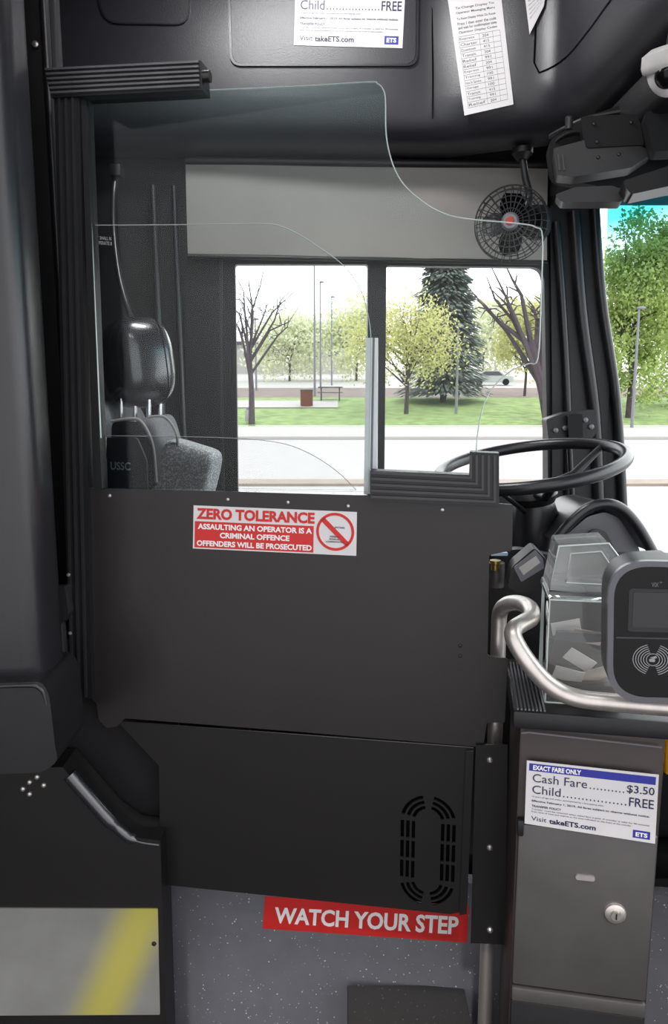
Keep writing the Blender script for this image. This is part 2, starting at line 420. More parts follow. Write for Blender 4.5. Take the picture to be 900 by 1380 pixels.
pts=[LB.uv(-200,1036),LB.uv(84,1034),LB.uv(120,1075),LB.uv(150,1108),LB.uv(178,1128),LB.uv(216,1133),(uR,0.0),(-1.2,0.0)]
a.prism(LB,[[tuple(p) for p in pts]],-.08,0); a.obj('body',M['door2'],wh)
MB().tube(catmull([LB.P(92,1046,-.006),LB.P(120,1078,-.006),LB.P(150,1111,-.006),LB.P(178,1133,-.006),LB.P(214,1140,-.006)],6),[.014]*13+[.011]*6+[.007]*6,14).obj('edge_moulding',M['leather'],wh)
a=MB(); a.px(LB,[(-160,1222),(213,1224),(216,1366),(-160,1368)],0,.003,.003); a.obj('kick_plate',M['kick'],wh,label='scuffed metal plate with a blurred yellow reflection painted diagonally across it')
for p in ((208,1270),):
    MB().lathe([(.005,0),(.004,.003),(.001,.004)],LB.P(p[0],p[1],.003),(0,-1,0),12).obj('rivet',M['darkbolt'],wh)
for p in ((40,1054),(50,1047),(59,1058),(40,1070),(31,1063)):
    MB().lathe([(.0052,0),(.0045,.003),(.001,.005)],LB.P(p[0],p[1],0),(0,-1,0),12).obj('bolt',M['bolt'],wh)
MB().px(Plane(1.47,0),[(60,900),(240,960),(240,1180),(60,1200)],-.01,0).obj('wall_recess',M['matte'],kind='structure')

# ================================================================ BARRIER DOOR
D=Plane(1.359,-10.2)
hp=thing('hinge_post','black ribbed aluminium hinge post carrying the driver shield door','post',D.P(100,940))
a=MB(); a.px(D,[(78,126),(111,126),(122,660),(128,938),(100,940),(90,660)],-.03,.012)
a.obj('post',M['black'],hp)
for i in range(3):
    x=84+i*9; MB().px(D,[(x,134),(x+3,134),(x+20,936),(x+17,936)],.012,.016).obj('rib',M['rib'],hp,smooth=0)
Q=Quad(D,(68,98),(276,88),(278,127),(77,137))
a=MB(); a.qr(Q,0,0,1,1,-.02,.02); a.obj('top_bracket',M['black'],hp)
for i in range(6):
    a=MB(); a.qr(Q,.01,.05+i*.158,.99,.12+i*.158,.02,.026); a.obj('bracket_rib',M['ribhi'],hp,smooth=0)
MB().tube([D.P(273,107,.01),D.P(286,106,.01)],.010,12).obj('bracket_knob',M['darkbolt'],hp)
a=MB(); a.px(D,[(70,786),(100,784),(105,820),(96,834),(78,834),(66,815)],.016,.035,.005); a.obj('hinge_block',M['rib'],hp,bevel=.003)
a=MB(); a.tube([D.P(88,832,.026),D.P(95,935,.026)],.014,12); a.obj('hinge_arm',M['rib'],hp)
for p in ((98,772),(100,850),(70,790)): MB().lathe([(.004,0),(.003,.003),(.001,.004)],D.P(p[0],p[1],.036 if p[0]==70 else .016),D.n,12).obj('bolt',M['bolt'],hp)

dr=thing('shield_door','black metal driver cab door with clear acrylic shield panes','door',D.P(400,1190))
a=MB(); a.px(D,[(107,657),(500,668),(691,680),(690,742),(659,748),(657,884),(684,888),(680,974),(656,974),(651,1007),(400,986),(168,968),(158,979),(143,981),(133,970),(130,948),(121,940)],-.005,0,.004)
a.obj('upper_panel',M['door'],dr)
LP=Plane(1.3652,-10.2)
c=LP.uv(576,1147); w0=LP.uv(613,1147)[0]-LP.uv(539,1147)[0]; h0=LP.uv(576,1073)[1]-LP.uv(576,1221)[1]
R0=w0/2; HH=(h0-w0)/2
loops=[[LP.uv(*p) for p in ((158,972),(400,990),(638,1008),(628,1228),(606,1232),(217,1192),(214,1032))]]
for off in (.000,.0108,.0216):
    ro=R0-off; ri=ro-.0068
    for sy in (1,-1):
        for a0,a1 in ((12,78),(102,168)):
            an=[radians(a0+(a1-a0)*k/10) for k in range(11)]
            loops.append([(c[0]+ro*cos(t),c[1]+sy*(HH+ro*sin(t))) for t in an]+[(c[0]+ri*cos(t),c[1]+sy*(HH+ri*sin(t))) for t in an[::-1]])
    for sx_ in (1,-1):
        for k in range(3):
            y0=-HH+2*HH*(k/3)+.003; y1=-HH+2*HH*((k+1)/3)-.003
            loops.append([(c[0]+sx_*ri,c[1]+y0),(c[0]+sx_*ro,c[1]+y0),(c[0]+sx_*ro,c[1]+y1),(c[0]+sx_*ri,c[1]+y1)])
a=MB(); a.prism(LP,loops,-.003,0); a.obj('lower_panel',M['door2'],dr)
a=MB(); a.prism(LP,[rr(c[0],c[1],w0+.008,h0+.008,R0)],-.02,-.012); a.obj('vent_shade_sheet',mat('vent_shade_black',(6,6,6),.9,spec=.1),dr)  # near-black sheet added behind the slots to stand in for their shade
a=MB(); a.px(LP,[(628,1010),(638,1010),(629,1228),(619,1230)],0,.008); a.obj('side_flange',M['door2'],dr)
def paneo(name,pts,n0,n1,mt,rim,lab=None,rr_=.0011):
    b_=MB(); b_.px(D,pts,n0,n1); o_=b_.obj(name,M[mt],dr,label=lab,smooth=0)
    MB().tube([D.P(x,y,(n0+n1)/2) for x,y in rim],rr_,6).obj('pane_edge',M['edge'],o_)
cur=[(282,121),(400,116),(495,110),(508,112),(516,120),(519,135),(520,180),(527,215),(540,243),(560,264),(590,284),(625,294),(700,301),(722,306),(731,319),(729,400),(725,482),(712,490),(690,499),(668,518),(652,545),(643,590),(641,640)]
cur=[tuple(p)[:2] for p in catmull([(x,y,0) for x,y in cur],4)]
paneo('upper_pane',[(116,130)]+cur+[(640,668),(139,659)],-.004,0,'glass',cur,'large clear acrylic pane with stepped curved edge')
cb=[(122,302),(250,301),(350,300),(375,303),(400,314),(430,333),(462,357),(485,390),(496,430),(499,470),(497,560),(496,664)]
cb=[tuple(p)[:2] for p in catmull([(x,y,0) for x,y in cb],4)]
paneo('sliding_pane',cb+[(138,658)],-.012,-.008,'glassb',cb,rr_=.0008)
cc=[(137,588),(280,590),(365,596),(410,610),(450,635),(478,662)]
cc=[tuple(p)[:2] for p in catmull([(x,y,0) for x,y in cc],4)]
paneo('lower_pane',cc+[(138,658)],-.020,-.016,'glassb',cc,rr_=.0006)
a=MB(); a.px(D,[(491,454),(507,454),(506,634),(500,634),(498,668),(488,668)],-.03,-.021); a.obj('acrylic_stiffener',M['acr'],dr)
a=MB(); a.px(D,[(500,454),(503,454),(500,634),(497,634)],-.021,-.0205); a.obj('stiffener_groove',M['silver'],dr)
a=MB(); a.px(D,[(111,128),(118,128),(139,658),(128,658)],-.02,.006); a.obj('pane_frame',M['black'],dr)
MB().tube([D.P(120,272,.003),D.P(124,302,.003),D.P(137,590,.003)],.0014,6).obj('pane_edge',M['edge'],dr)
a=MB(); a.px(D,[(500,633),(632,639),(633,608),(672,610),(672,680),(500,673)],-.022,.016); a.obj('corner_bracket',M['black'],dr)
for k in range(5):
    d0=4+k*8; d1=d0+3.5
    yb=lambda x,d: 673+(x-500)*.04-d
    a=MB(); a.px(D,[(502,yb(502,d0)),(672-d0,yb(672,d0)),(672-d0,612),(672-d1,612),(672-d1,yb(672,d1)),(502,yb(502,d1))],.016,.021)
    a.obj('bracket_rib',M['rib'],dr,smooth=0)
for p in ((148,668),(307,673),(388,677),(469,682),(596,687),(620,870),(620,884)): MB().lathe([(.0035,0),(.003,.002),(.001,.003)],D.P(p[0],p[1],0),D.n,12).obj('bolt',M['bolt' if p[1]<700 else 'door'],dr)

def disc(mb,pl,c,r0,r1,n0,n1,N=40):
    o_=[(c[0]+r1*cos(2*pi*k/N),c[1]+r1*sin(2*pi*k/N)) for k in range(N)]
    l=[o_]
    if r0>0: l.append([(c[0]+r0*cos(2*pi*k/N),c[1]+r0*sin(2*pi*k/N)) for k in range(N)])
    mb.prism(pl,l,n0,n1)
Q=Quad(D,(261,681),(481,690),(480,749),(260,739))
zs=thing('warning_sticker','white and red zero tolerance sticker on black cab door','sticker',D.P(260,739))
MB().qr(Q,0,0,1,1,0,.0006).obj('sticker_sheet',M['white'],zs)
MB().qr(Q,.01,.36,.745,.97,.0006,.001).obj('red_field',M['red'],zs)
a=MB(); a.text(Q,'ZERO TOLERANCE',.02,.05,.75,.31,.0012,.045)
a.obj('red_lettering',M['txtr'],zs,smooth=0)
ctr=Q.m(.873,.47); rad=(Q.m(1,.5)[0]-Q.m(0,.5)[0])*.113
a=MB(); disc(a,D,ctr,rad*.86,rad,.0006,.0014)
dx,dy=rad*.66,rad*.66; w=rad*.09
a.prism(D,[[(ctr[0]-dx-w,ctr[1]+dy-w),(ctr[0]-dx+w,ctr[1]+dy+w),(ctr[0]+dx+w,ctr[1]-dy+w),(ctr[0]+dx-w,ctr[1]-dy-w)]],.0006,.0014)
a.obj('prohibition_symbol',M['txtr'],zs,smooth=0)
a=MB(); a.text(Q,'ASSAULTING AN OPERATOR IS A',.03,.41,.735,.54,.0014,.035); a.text(Q,'CRIMINAL OFFENCE',.17,.60,.60,.73,.0014,.035); a.text(Q,'OFFENDERS WILL BE PROSECUTED',.025,.80,.735,.93,.0014,.035)
a.obj('white_lettering',M['txtw'],zs,smooth=0)
a=MB(); a.text(Q,'SPITTING',.87,.35,.93,.39,.0016,.02); a.text(Q,'VERBAL/',.84,.56,.90,.60,.0016,.02); a.text(Q,'PHYSICAL',.84,.62,.90,.66,.0016,.02); a.text(Q,'CONFRONTATION',.82,.68,.93,.72,.0016,.02)
a.obj('small_print',M['inkk'],zs,smooth=0)

Q=Quad(RS,(357,1208),(632,1220),(629,1270),(354,1251))
st=thing('step_sign','red watch your step sign on speckled grey riser','sign',RS.P(354,1251))
MB().qr(Q,0,0,1,1,0,.001).obj('sign_sheet',M['red'],st)
MB().text(Q,'WATCH YOUR STEP',.055,.30,.955,.80,.0016,.030).obj('lettering',M['txtw'],st,smooth=0)
MB().box((.16,1.425,.12),(.26,.11,.24),.0015,seg=1).obj('step_box',M['step'],label='low worn dark metal step box against the riser',cat='step')

# ================================================================ STANCHION + HANDRAIL
sx=W(653,1375,1.36); X=sx.x
top=W(672,845,1.36)
sp_=thing('stanchion','brushed steel stanchion pole with handrail and bolted black plate','pole',(X,1.36,0))
pts=[Vector((X,1.36,0)),Vector((X,1.36,.6)),Vector((X,1.36,top.z))]
bend=[W(672,845,1.36),W(674,824,1.355),W(684,814,1.33),W(700,813,1.30),W(714,820,1.26),W(716,832,1.22),W(704,840,1.19),W(693,848,1.17),W(693,862,1.155),W(712,893,1.14),W(740,923,1.13),W(775,940,1.12),W(830,947,1.10),W(960,957,1.05)]
MB().tube(pts[:2]+[Vector((X,1.36,top.z-.02))]+catmull([Vector((X,1.36,top.z))]+bend[1:],6),.0145,18).obj('pole',M['steel'],sp_,smooth=60)
a=MB(); a.px(Plane(1.352,-10.2),[(641,1004),(684,1004),(680,1273),(634,1271)],-.004,0); a.obj('bolt_plate',M['door2'],sp_)
for y in (1024,1142,1253): MB().lathe([(.006,0),(.0055,.003),(.002,.006)],Plane(1.352,-10.2).P(660,y,0),D.n,14).obj('bolt',M['bolt'],sp_)

# ================================================================ FAREBOX
FB=Plane(1.193,-10)
fb=thing('farebox','grey metal bus farebox with clear coin hopper on top','farebox',FB.P(790,1370))
u0=FB.uv(700,985)[0]; u1=FB.uv(899,985)[0]
vt=FB.uv(700,955)[1]; v1=FB.uv(700,1106)[1]; vb=FB.uv(700,1322)[1]
MB().pbox(FB,u0,u1,0,vt-.02,-.22,0,.006).obj('body',M['fbd'],fb)
MB().pbox(FB,u0-.012,u1+.012,vt-.03,vt,-.235,.012,.004).obj('top_rim',M['black'],fb)
for i in range(8):
    MB().pbox(FB,u0-.006+i*.006,u0-.003+i*.006,vt,vt+.003,-.21,.006).obj('mat_rib',M['silver'],fb)
MB().pbox(FB,u0+.004,u1-.004,vb,v1,0,.010,.004).obj('front_door',M['fb'],fb)
MB().pbox(FB,u0+.004,u1-.004,vb-.03,vb-.004,0,.012,.003).obj('lower_lip',M['fb'],fb)
MB().pbox(FB,u0+.004,u1-.004,.05,vb-.034,0,.006,.003).obj('base_panel',M['black'],fb)
MB().pbox(FB,u0+.002,u0+.012,v1-.02,v1+.008,.0,.014,.002).obj('card_clip',M['black'],fb)
MB().prism(FB,[rr(*FB.uv(787,1177),.030,.009,.004)],.010,.013).obj('slot_plate',M['steel'],fb)
c=FB.uv(827,1224); a=MB(); a.lathe([(.0175,0),(.0165,.005),(.012,.007)],FB.pt(c[0],c[1],.010),FB.n,28); lk=a.obj('lock',M['steel'],fb)
MB().lathe([(.009,0),(.008,.004)],FB.pt(c[0],c[1],.017),FB.n,20).obj('lock_core',M['bolt'],lk)
MB().pbox(FB,c[0]-.001,c[0]+.001,c[1]-.005,c[1]+.005,.021,.0225).obj('keyhole',M['matte'],lk)
MB().tube([FB.P(702,985,.008),FB.P(712,984,.008),FB.P(890,1004,.008)],.0015,6).obj('seam_bead',M['silver'],fb)
HP=Plane(1.225,-10); hu0=HP.uv(735,930)[0]; hu1=HP.uv(838,930)[0]; hv0=vt+.001; hv1=HP.uv(737,808)[1]
MB().pbox(HP,hu0,hu1,hv0,hv1,-.11,0,.003).obj('hopper',M['hopper'],fb)
a=MB()
for uu in (hu0,hu1):
    for nn in (0,-.11): a.tube([HP.pt(uu,hv0,nn),HP.pt(uu,hv1,nn)],.0013,6)
for vv in (hv0,hv1):
    a.tube([HP.pt(hu0,vv,0),HP.pt(hu1,vv,0),HP.pt(hu1,vv,-.11),HP.pt(hu0,vv,-.11),HP.pt(hu0,vv,0)],.0013,6)
a.obj('hopper_edge',M['edge'],fb)
MB().pbox(HP,hu0+.004,hu1-.004,hv0,hv1-.004,-.108,-.10).obj('hopper_backplate',M['fb'],fb)
MB().pbox(HP,hu0+.006,hu1-.006,hv0,hv0+.03,-.1,-.012,.004).obj('coin_tray',M['fb'],fb)
MB().box(HP.pt((hu0+hu1)/2,hv0+.085,-.06),(.085,.004,.07),0,Matrix.Rotation(radians(-10),3,'Z')@Matrix.Rotation(radians(40),3,'X')).obj('coin_chute',M['silver'],fb)
for k,(du,dv,an) in enumerate(((-.022,.042,12),(.018,.040,-20),(-.002,.062,30),(.010,.100,8),(-.024,.112,-14))):
    MB().box(HP.pt((hu0+hu1)/2+du,hv0+dv,-.02-.010*k),(.048,.001,.028),0,Matrix.Rotation(radians(-10),3,'Z')@Matrix.Rotation(radians(an),3,'Y')@Matrix.Rotation(radians(25),3,'X')).obj('fare_slip',M['slip' if k%2 else 'white'],fb)
TP=Plane(1.27,-10)
pl=[[(740,796),(753,736),(820,732),(844,764),(842,801)],[(762,785),(769,746),(810,743),(827,768),(825,788)]]
a=MB(); a.px(TP,pl[0],-.10,0); a.obj('hopper_lid',M['lid'],fb)
a=MB(); a.tube([TP.P(x,y,.001) for x,y in pl[0]],.0016,6,closed=True); a.obj('lid_edge',M['edge'],fb)
a=MB(); a.tube([TP.P(x,y,.001) for x,y in pl[1]],.0010,6,closed=True); a.obj('lid_inner_edge',M['edge'],fb)
MB().px(TP,[(750,792),(758,742),(817,738),(836,766),(834,796)],-.104,-.100).obj('lid_back_plate',M['walk'],fb)
a=MB(); a.px(TP,[(738,796),(844,801),(843,810),(735,805)],-.10,.008,.003); a.obj('lid_base',M['ribhi'],fb)
def fare(Q,lab,e_label):
    e=thing('fare_notice',lab,'sign',Q.pl.pt(*Q.m(0,1),0))
    n=.0006+e_label
    MB().qr(Q,0,0,1,1,e_label-.0004,n).obj('notice_sheet',M['white'],e)
    MB().qr(Q,.02,.035,.98,.15,n,n+.0003).obj('blue_band',M['blue'],e,smooth=0)
    MB().qr(Q,.83,.84,.96,.955,n,n+.0003).obj('logo_block',M['blue'],e,smooth=0)
    MB().text(Q,'EXACT FARE ONLY',.05,.055,.42,.13,n+.0008,.04).obj('white_heading',M['txtw'],e,smooth=0)
    MB().text(Q,'ETS',.85,.865,.94,.93,n+.0008,.04).obj('logo_lettering',M['txtw'],e,smooth=0)
    a=MB(); a.text(Q,'Cash Fare',.05,.19,.47,.32,n+.0006,.0); a.text(Q,'$3.50',.77,.19,.975,.32,n+.0006,.01)
    a.text(Q,'. . . . . . . . . .',.49,.295,.75,.32,n+.0006,.03)
    a.text(Q,'Child',.05,.37,.27,.50,n+.0006,.0); a.text(Q,'FREE',.79,.37,.975,.50,n+.0006,.01); a.text(Q,'. . . . . . . . . . . . . . . . .',.29,.475,.77,.50,n+.0006,.03)
    a.text(Q,'12 years of age and under, accompanied by a fare-paying adult',.05,.535,.60,.565,n+.0006,.0)
    a.text(Q,'Effective February 1, 2019. All fares subject to change without notice.',.05,.60,.95,.64,n+.0006,.02)
    a.text(Q,'TRANSFER POLICY',.05,.68,.28,.715,n+.0006,.02)
    a.text(Q,'Transfer must be retained when initial fare is paid. A transfer is valid for 90 minutes',.05,.735,.95,.765,n+.0006,.0)
    a.text(Q,'from time of issue and expires at the time indicated on the front of the transfer.',.05,.775,.82,.805,n+.0006,.0)
    a.text(Q,'Visit',.05,.86,.17,.93,n+.0006,.0); a.text(Q,'takeETS.com',.19,.86,.55,.94,n+.0006,.03)
    a.obj('navy_lettering',M['navy'],e,smooth=0)
fare(Quad(FB,(709,1020),(885,1039),(880,1131),(706,1104)),'white fare notice card held on the front of the farebox',.012)
fare(Quad(OV,(399,-35),(547,-34),(542,66),(396,62)),'white fare notice sheet on black overhead compartment cover',.004)
Q=Quad(OS,(600,-25),(672,-35),(692,141),(626,156))
e=thing('notice_sheet','white printed schedule sheet taped on black overhead panel','paper',OS.P(626,156))
MB().qr(Q,0,0,1,1,.001,.002).obj('sheet',M['white'],e)
a=MB()
for t_,b0 in (('To Change Display To:',.20),('Operator Messaging Menu',.235),('To Reset Display While On Route',.28),('Press 1 then enter the code',.315),('and wait for confirmation tone',.345),('Operator Display Codes',.38)):
    a.text(Q,t_,.12,b0,.86,b0+.022,.0024,.01)
ra=random.Random(3)
for i in range(13):
    b0=.43+i*.041; a.text(Q,ra.choice(['Garage','Downtown','Not In Service','Express','Transit','Charter','Training','Relief']),.12,b0,.12+ra.uniform(.2,.34),b0+.02,.0024); a.text(Q,ra.choice(['100','204','307','415','991']),.56,b0,.68,b0+.02,.0024)
for i in range(14): a.qr(Q,.1,.4185+i*.041,.9,.4205+i*.041,.002,.0023)
for x in (.1,.5,.76,.9): a.qr(Q,x,.418,x+.004,.955,.002,.0023)
a.obj('printing',M['inkk'],e,smooth=0)
Q=Quad(OS,(703,-40),(742,-46),(733,10),(714,48))
e=thing('note_card','small white printed card on black overhead panel','paper',OS.P(714,48))
MB().qr(Q,0,0,1,1,.006,.007).obj('sheet',M['white'],e)
a=MB()
for i in range(8): a.text(Q,'Operator note line',.12,.3+i*.07,.85,.33+i*.07,.0074)
a.obj('printing',M['inkk'],e,smooth=0)

# ================================================================ CARD READER
CR=Plane(1.10,-12)
cr=thing('card_reader','black and silver fare card reader with small screen','card reader',CR.P(880,945))
def crr(x0,y0,x1,y1,r):
    return [tuple(p) for p in fillet([CR.uv(x0+7,y0),CR.uv(x1,y0+ (x1-x0)*.02),CR.uv(x1,y1+(x1-x0)*.02),CR.uv(x0+5,y1)],r,12)]
ol=crr(812,754,956,945,.055)
MB().prism(CR,[ol],-.06,-.006).obj('casing',M['black'],cr,bevel=.004)
a=MB(); inner=crr(820,762,948,937,.048); a.prism(CR,[ol,inner],-.006,.005); a.obj('bezel',M['bezel'],cr,bevel=.0015)
MB().prism(CR,[inner],-.006,.003).obj('face_plate',M['gloss'],cr)
MB().prism(CR,[crr(840,792,930,850,.006)],.003,.0038).obj('screen_surround',M['black'],cr)
MB().prism(CR,[crr(846,797,926,844,.003)],.0038,.0045).obj('screen',M['screen'],cr)
a=MB(); a.prism(CR,[crr(824,857,942,859,.0005)],.003,.0040); a.obj('divider',M['rib'],cr)
c=CR.uv(879,888); a=MB()
for rad in (.0125,.016,.0195,.023,.0265):
    for s0 in (-1,1):
        base=0 if s0>0 else pi; N=16
        an=[base-1.25+2.5*k/N for k in range(N+1)]
        o_=[(c[0]+(rad+.0005)*cos(t),c[1]+(rad*.84+.0005)*sin(t)) for t in an]; i_=[(c[0]+(rad-.0005)*cos(t),c[1]+(rad*.84-.0005)*sin(t)) for t in an]
        a.prism(CR,[o_+i_[::-1]],.003,.0036)
disc(a,CR,c,.0082,.0091,.003,.0036)
a.prism(CR,[rr(c[0]-.001,c[1]-.001,.008,.0045,.002)],.003,.0036)
a.prism(CR,[[(c[0]-.004,c[1]+.003),(c[0]+.004,c[1]+.006),(c[0]+.0052,c[1]+.003),(c[0],c[1]+.001)]],.003,.0036)
a.obj('contactless_symbol',mat('grey_print',(140,140,142),.5,var=.02),cr,smooth=0)
Q=Quad(CR,(877,784),(891,784),(891,790),(877,790)); MB().text(Q,'VIX',0,0,.68,1,.0042,.0).text(Q,'o',.78,-.2,1,.15,.0042,.0).obj('lettering',M['silver'],cr,smooth=0)
MB().tube([CR.P(895,880,-.03),CR.P(897,945,-.03)],.016,14).obj('mount',M['black'],cr)
MB().tube([W(908,1040,1.14),W(908,990,1.14),W(915,975,1.14)],.016,14).obj('yellow_handle',M['yellow'],label='yellow plastic handle beside the farebox',cat='handle')

# ================================================================ BLIND
BL=Plane(2.24,3)
bl=thing('roller_blind','grey fabric roller blind above driver side window','blind',BL.P(253,340))
Q=Quad(BL,(250,220),(738,226),(737,353),(253,344)); nx=24; vs=[];fs=[]
for i in range(nx+1):
    for j in range(9):
        u,v=Q.m(i/nx,j/8); n_=.004*sin(i*.9)*(j/8)+.003*sin(i*.37+j*.4); vs.append(BL.pt(u,v,n_))
for i in range(nx):
    for j in range(8): k=i*9+j; fs.append((k,k+9,k+10,k+1))
MB().add(vs,fs).obj('fabric',M['blind'],bl,smooth=80)
MB().tube([BL.P(253,345,0),BL.P(737,354,0)],.007,10).obj('bottom_bar',M['black'],bl)
MB().tube([BL.P(250,216,0),BL.P(738,222,0)],.012,12).obj('roller',M['black'],bl)

for x,r in ((208,.012),(236,.009)):
    MB().tube([W(x-2,250,2.22),W(x+14,640,2.22)],r,12).obj('guide_rail',M['col'],label='black vertical guide rail on cab wall behind seat',cat='rail')
gn=thing('gooseneck_arm','black flexible gooseneck arm hanging behind the seat headrest','arm',W(180,440,1.95))
MB().tube(catmull([W(157,232,2.1),W(153,262,2.08),W(153,310,2.03),W(160,370,1.98),W(172,415,1.95),W(184,445,1.95)],8),.0075,12).obj('flexible_tube',M['rib'],gn)
MB().box(W(158,232,2.1),(.03,.05,.03),.004).obj('mount',M['black'],gn)
Qn=Quad(Plane(2.20,3),(130,318),(156,320),(156,332),(130,330))
a=MB(); a.text(Qn,'IT SHALL NOT',0,0,1,.38,.001,.01); a.text(Qn,'OPERATE BUS',0,.55,1,.93,.001,.01); a.obj('wall_lettering',M['white'],label='small white warning lettering on dark cab wall',cat='lettering',smooth=0)

# ================================================================ SEAT
se=thing('driver_seat','black leather bus driver seat with grey fabric backrest and headrest','seat',W(215,800,1.9))
R=Matrix.Rotation(radians(-6),3,'Y')@Matrix.Rotation(radians(34),3,'Z')
c=W(186,489,1.80)
MB().sup(c,(.155,.17,.212),.70,R,56,32).obj('headrest',M['leather'],se,smooth=80)
f=lambda x,p: math.copysign(abs(x)**p,x)
for off in (.5,):
    loop=[]
    for i in range(48):
        t=2*pi*i/48; k=(1-abs(off)**(2/.70))**(.70/2)
        loop.append(R@Vector((.155/2*off*1.0,.171/2*k*f(cos(t),.70),.213/2*k*f(sin(t),.70)))+c)
    MB().tube(loop,.0014,6,closed=True).obj('headrest_seam',M['matte'],se)
for dx,dy in ((-.03,-.05),(.0,-.04),(.035,-.05),(.05,.0)):
    p=c+Vector((dx,dy,-.075)); MB().tube([p,p+Vector((-.004,0,-.085))],.0055,10).obj('headrest_post',M['chrome'],se)
R2=Matrix.Rotation(radians(-14),3,'Y')
cb_=W(176,690,1.86)
MB().sup(cb_+Vector((0,.0,-.02)),(.145,.40,.60),.28,R2,48,28).obj('backrest',M['fabric'],se,smooth=60)
BP=Plane(1.665,0)
MB().px(BP,[(150,566),(190,568),(206,600),(210,660),(150,660)],-.02,.0,.02).obj('back_shell',M['leather'],se,bevel=.006)
MB().tube(catmull([BP.P(150,568,.002),BP.P(178,564,.002),BP.P(192,570,.002),BP.P(206,600,.002),BP.P(211,650,.002)],6),.0035,8).obj('piping',M['walk'],se)
BR=Matrix.Rotation(radians(-10),3,'Z')@Matrix.Rotation(radians(16),3,'Y')
MB().sup(W(244,676,1.72),(.130,.09,.28),.26,BR,44,28).obj('side_bolster',M['cushion'],se,label='light grey dotted fabric bolster',smooth=70)
MB().sup(W(216,608,1.80),(.075,.24,.17),.30,R2,36,24).obj('backrest_insert',M['fabric'],se,smooth=60)
MB().tube(catmull([W(200,562,1.68),W(222,562,1.68),W(236,580,1.68),W(240,600,1.68)],6),.003,8).obj('piping',M['walk'],se)
SP=Plane(1.62,0)
a=MB(); a.px(SP,[(142,590),(184,590),(197,620),(200,700),(142,700)],-.012,0,.006); ss=a.obj('side_shield',mat('blue_black',(34,46,58),.4),se)
Q=Quad(SP,(149,622),(176,623),(176,634),(149,633)); MB().text(Q,'USSC',0,0,1,1,.001,.02).obj('lettering',M['teal'],ss,smooth=0)
MB().sup((cb_.x+.22,1.92,.98),(.5,.5,.14),.35,None).obj('seat_cushion',M['fabric'],se)
MB().lathe([(.18,0),(.17,.03),(.09,.06),(.08,.36),(.15,.40)],(cb_.x+.2,1.92,.52),(0,0,1)).obj('pedestal',M['black'],se)

# ================================================================ STEERING WHEEL
sw=thing('steering_wheel','large black bus steering wheel on tilted column','steering wheel',W(720,760,1.75))
c=W(714,626,1.78); R_=.218
nrm=Vector((-.17,-.10,1)).normalized(); e1=(Vector((1,0,0))-nrm*nrm.x).normalized(); e2=nrm.cross(e1)
MB().tube([c+(e1*cos(2*pi*k/64)+e2*sin(2*pi*k/64))*R_ for k in range(64)],.0150,16,closed=True).obj('rim',M['col'],sw,smooth=70)
hc=c-nrm*.065
for an in (.35,pi-.35,-pi/2):
    d=e1*cos(an)+e2*sin(an); MB().tube([hc+d*.03,hc+d*.12+nrm*.012,c+d*(R_-.005)],[.013,.011,.008],10).obj('spoke',M['black'],sw)
MB().lathe([(.050,-.03),(.058,-.01),(.052,.004),(.040,.012),(.001,.015)],hc,nrm,32).obj('hub',M['black'],sw)
e=hc+Vector((.02,.0,-.34)); a=MB(); a.tube([hc-nrm*.02,hc-nrm*.06,hc*.6+e*.4,e],[.045,.056,.055,.06],20); a.obj('column',M['col'],sw)
MB().tube([hc+Vector((-.02,-.03,-.05)),W(660,652,1.68)],.006,8).obj('turn_signal_lever',M['black'],sw)

# ================================================================ DASH
da=thing('dashboard','black moulded dashboard with arched instrument hood','dashboard',(.65,1.9,.52))
MB().box((.72,1.92,.80),(.52,.70,.54),.03,seg=4).obj('console',M['col'],da)
DP=Plane(1.62,0)
arch=[(748,730),(765,708),(790,686),(815,679),(838,686),(860,710),(880,745)]
ac=catmull([DP.P(x,y) for x,y in arch],6)
MB().tube(ac,.012,14).obj('instrument_hood_edge',M['col'],da,smooth=70)
a=MB(); back=[p+Vector((.02,.30,-.02)) for p in ac]; n_=len(ac)
a.add(ac+back,[(i,i+1,n_+i+1,n_+i) for i in range(n_-1)]); a.obj('instrument_hood',M['col'],da)
a=MB(); a.px(Plane(1.66,0,tilt=0),[(762,722),(792,696),(815,690),(834,698),(862,740),(862,780),(752,780)],-.02,0,.01); a.obj('instrument_panel',M['silver'],da)
a=MB(); a.px(Plane(1.655,0),[(780,728),(800,712),(815,715),(830,745),(790,748)],0,.004,.012); a.obj('gauge_lens',M['fb'],da)
MB().px(Plane(1.56,-8),[(650,745),(700,740),(760,752),(900,745),(900,1000),(650,1000)],-.03,0,.01).obj('side_skirt',M['black'],da)
tp=thing('transfer_printer','small black device with pale angled lid beside farebox','printer',W(700,800,1.45))
a=MB(); a.px(Plane(1.45,-8),[(684,792),(690,764),(720,738),(738,756),(738,792),(700,800)],-.06,0,.008); a.obj('body',M['black'],tp,bevel=.003)
a=MB(); a.px(Plane(1.447,-8),[(692,764),(721,741),(731,752),(733,765),(702,784)],0,.003,.003); a.obj('lid',M['silver'],tp)
a=MB(); a.px(Plane(1.443,-8),[(699,765),(722,749),(728,758),(705,775)],0,.001); a.obj('lid_window',M['walk'],tp)
dk=thing('dash_knob','small brass control knob on blue base by cab door','knob',W(667,785,1.46))
MB().lathe([(.018,0),(.018,.05)],W(667,790,1.48),(0,0,1),20).obj('base',M['fb'],dk)
MB().lathe([(.008,0),(.009,.012),(.011,.014),(.011,.020)],W(667,768,1.465),(0,0,1),20).obj('knob',M['brass'],dk)
MB().pbox(Plane(1.47,0),W(662,750,1.47).x,W(684,750,1.47).x,W(662,749,1.47).z,W(662,745,1.47).z,-.02,0).obj('blue_tape',M['teal'],dk)
sb_=thing('switch_box','black control switch box with buttons on windshield pillar','switch box',W(765,600,2.1))
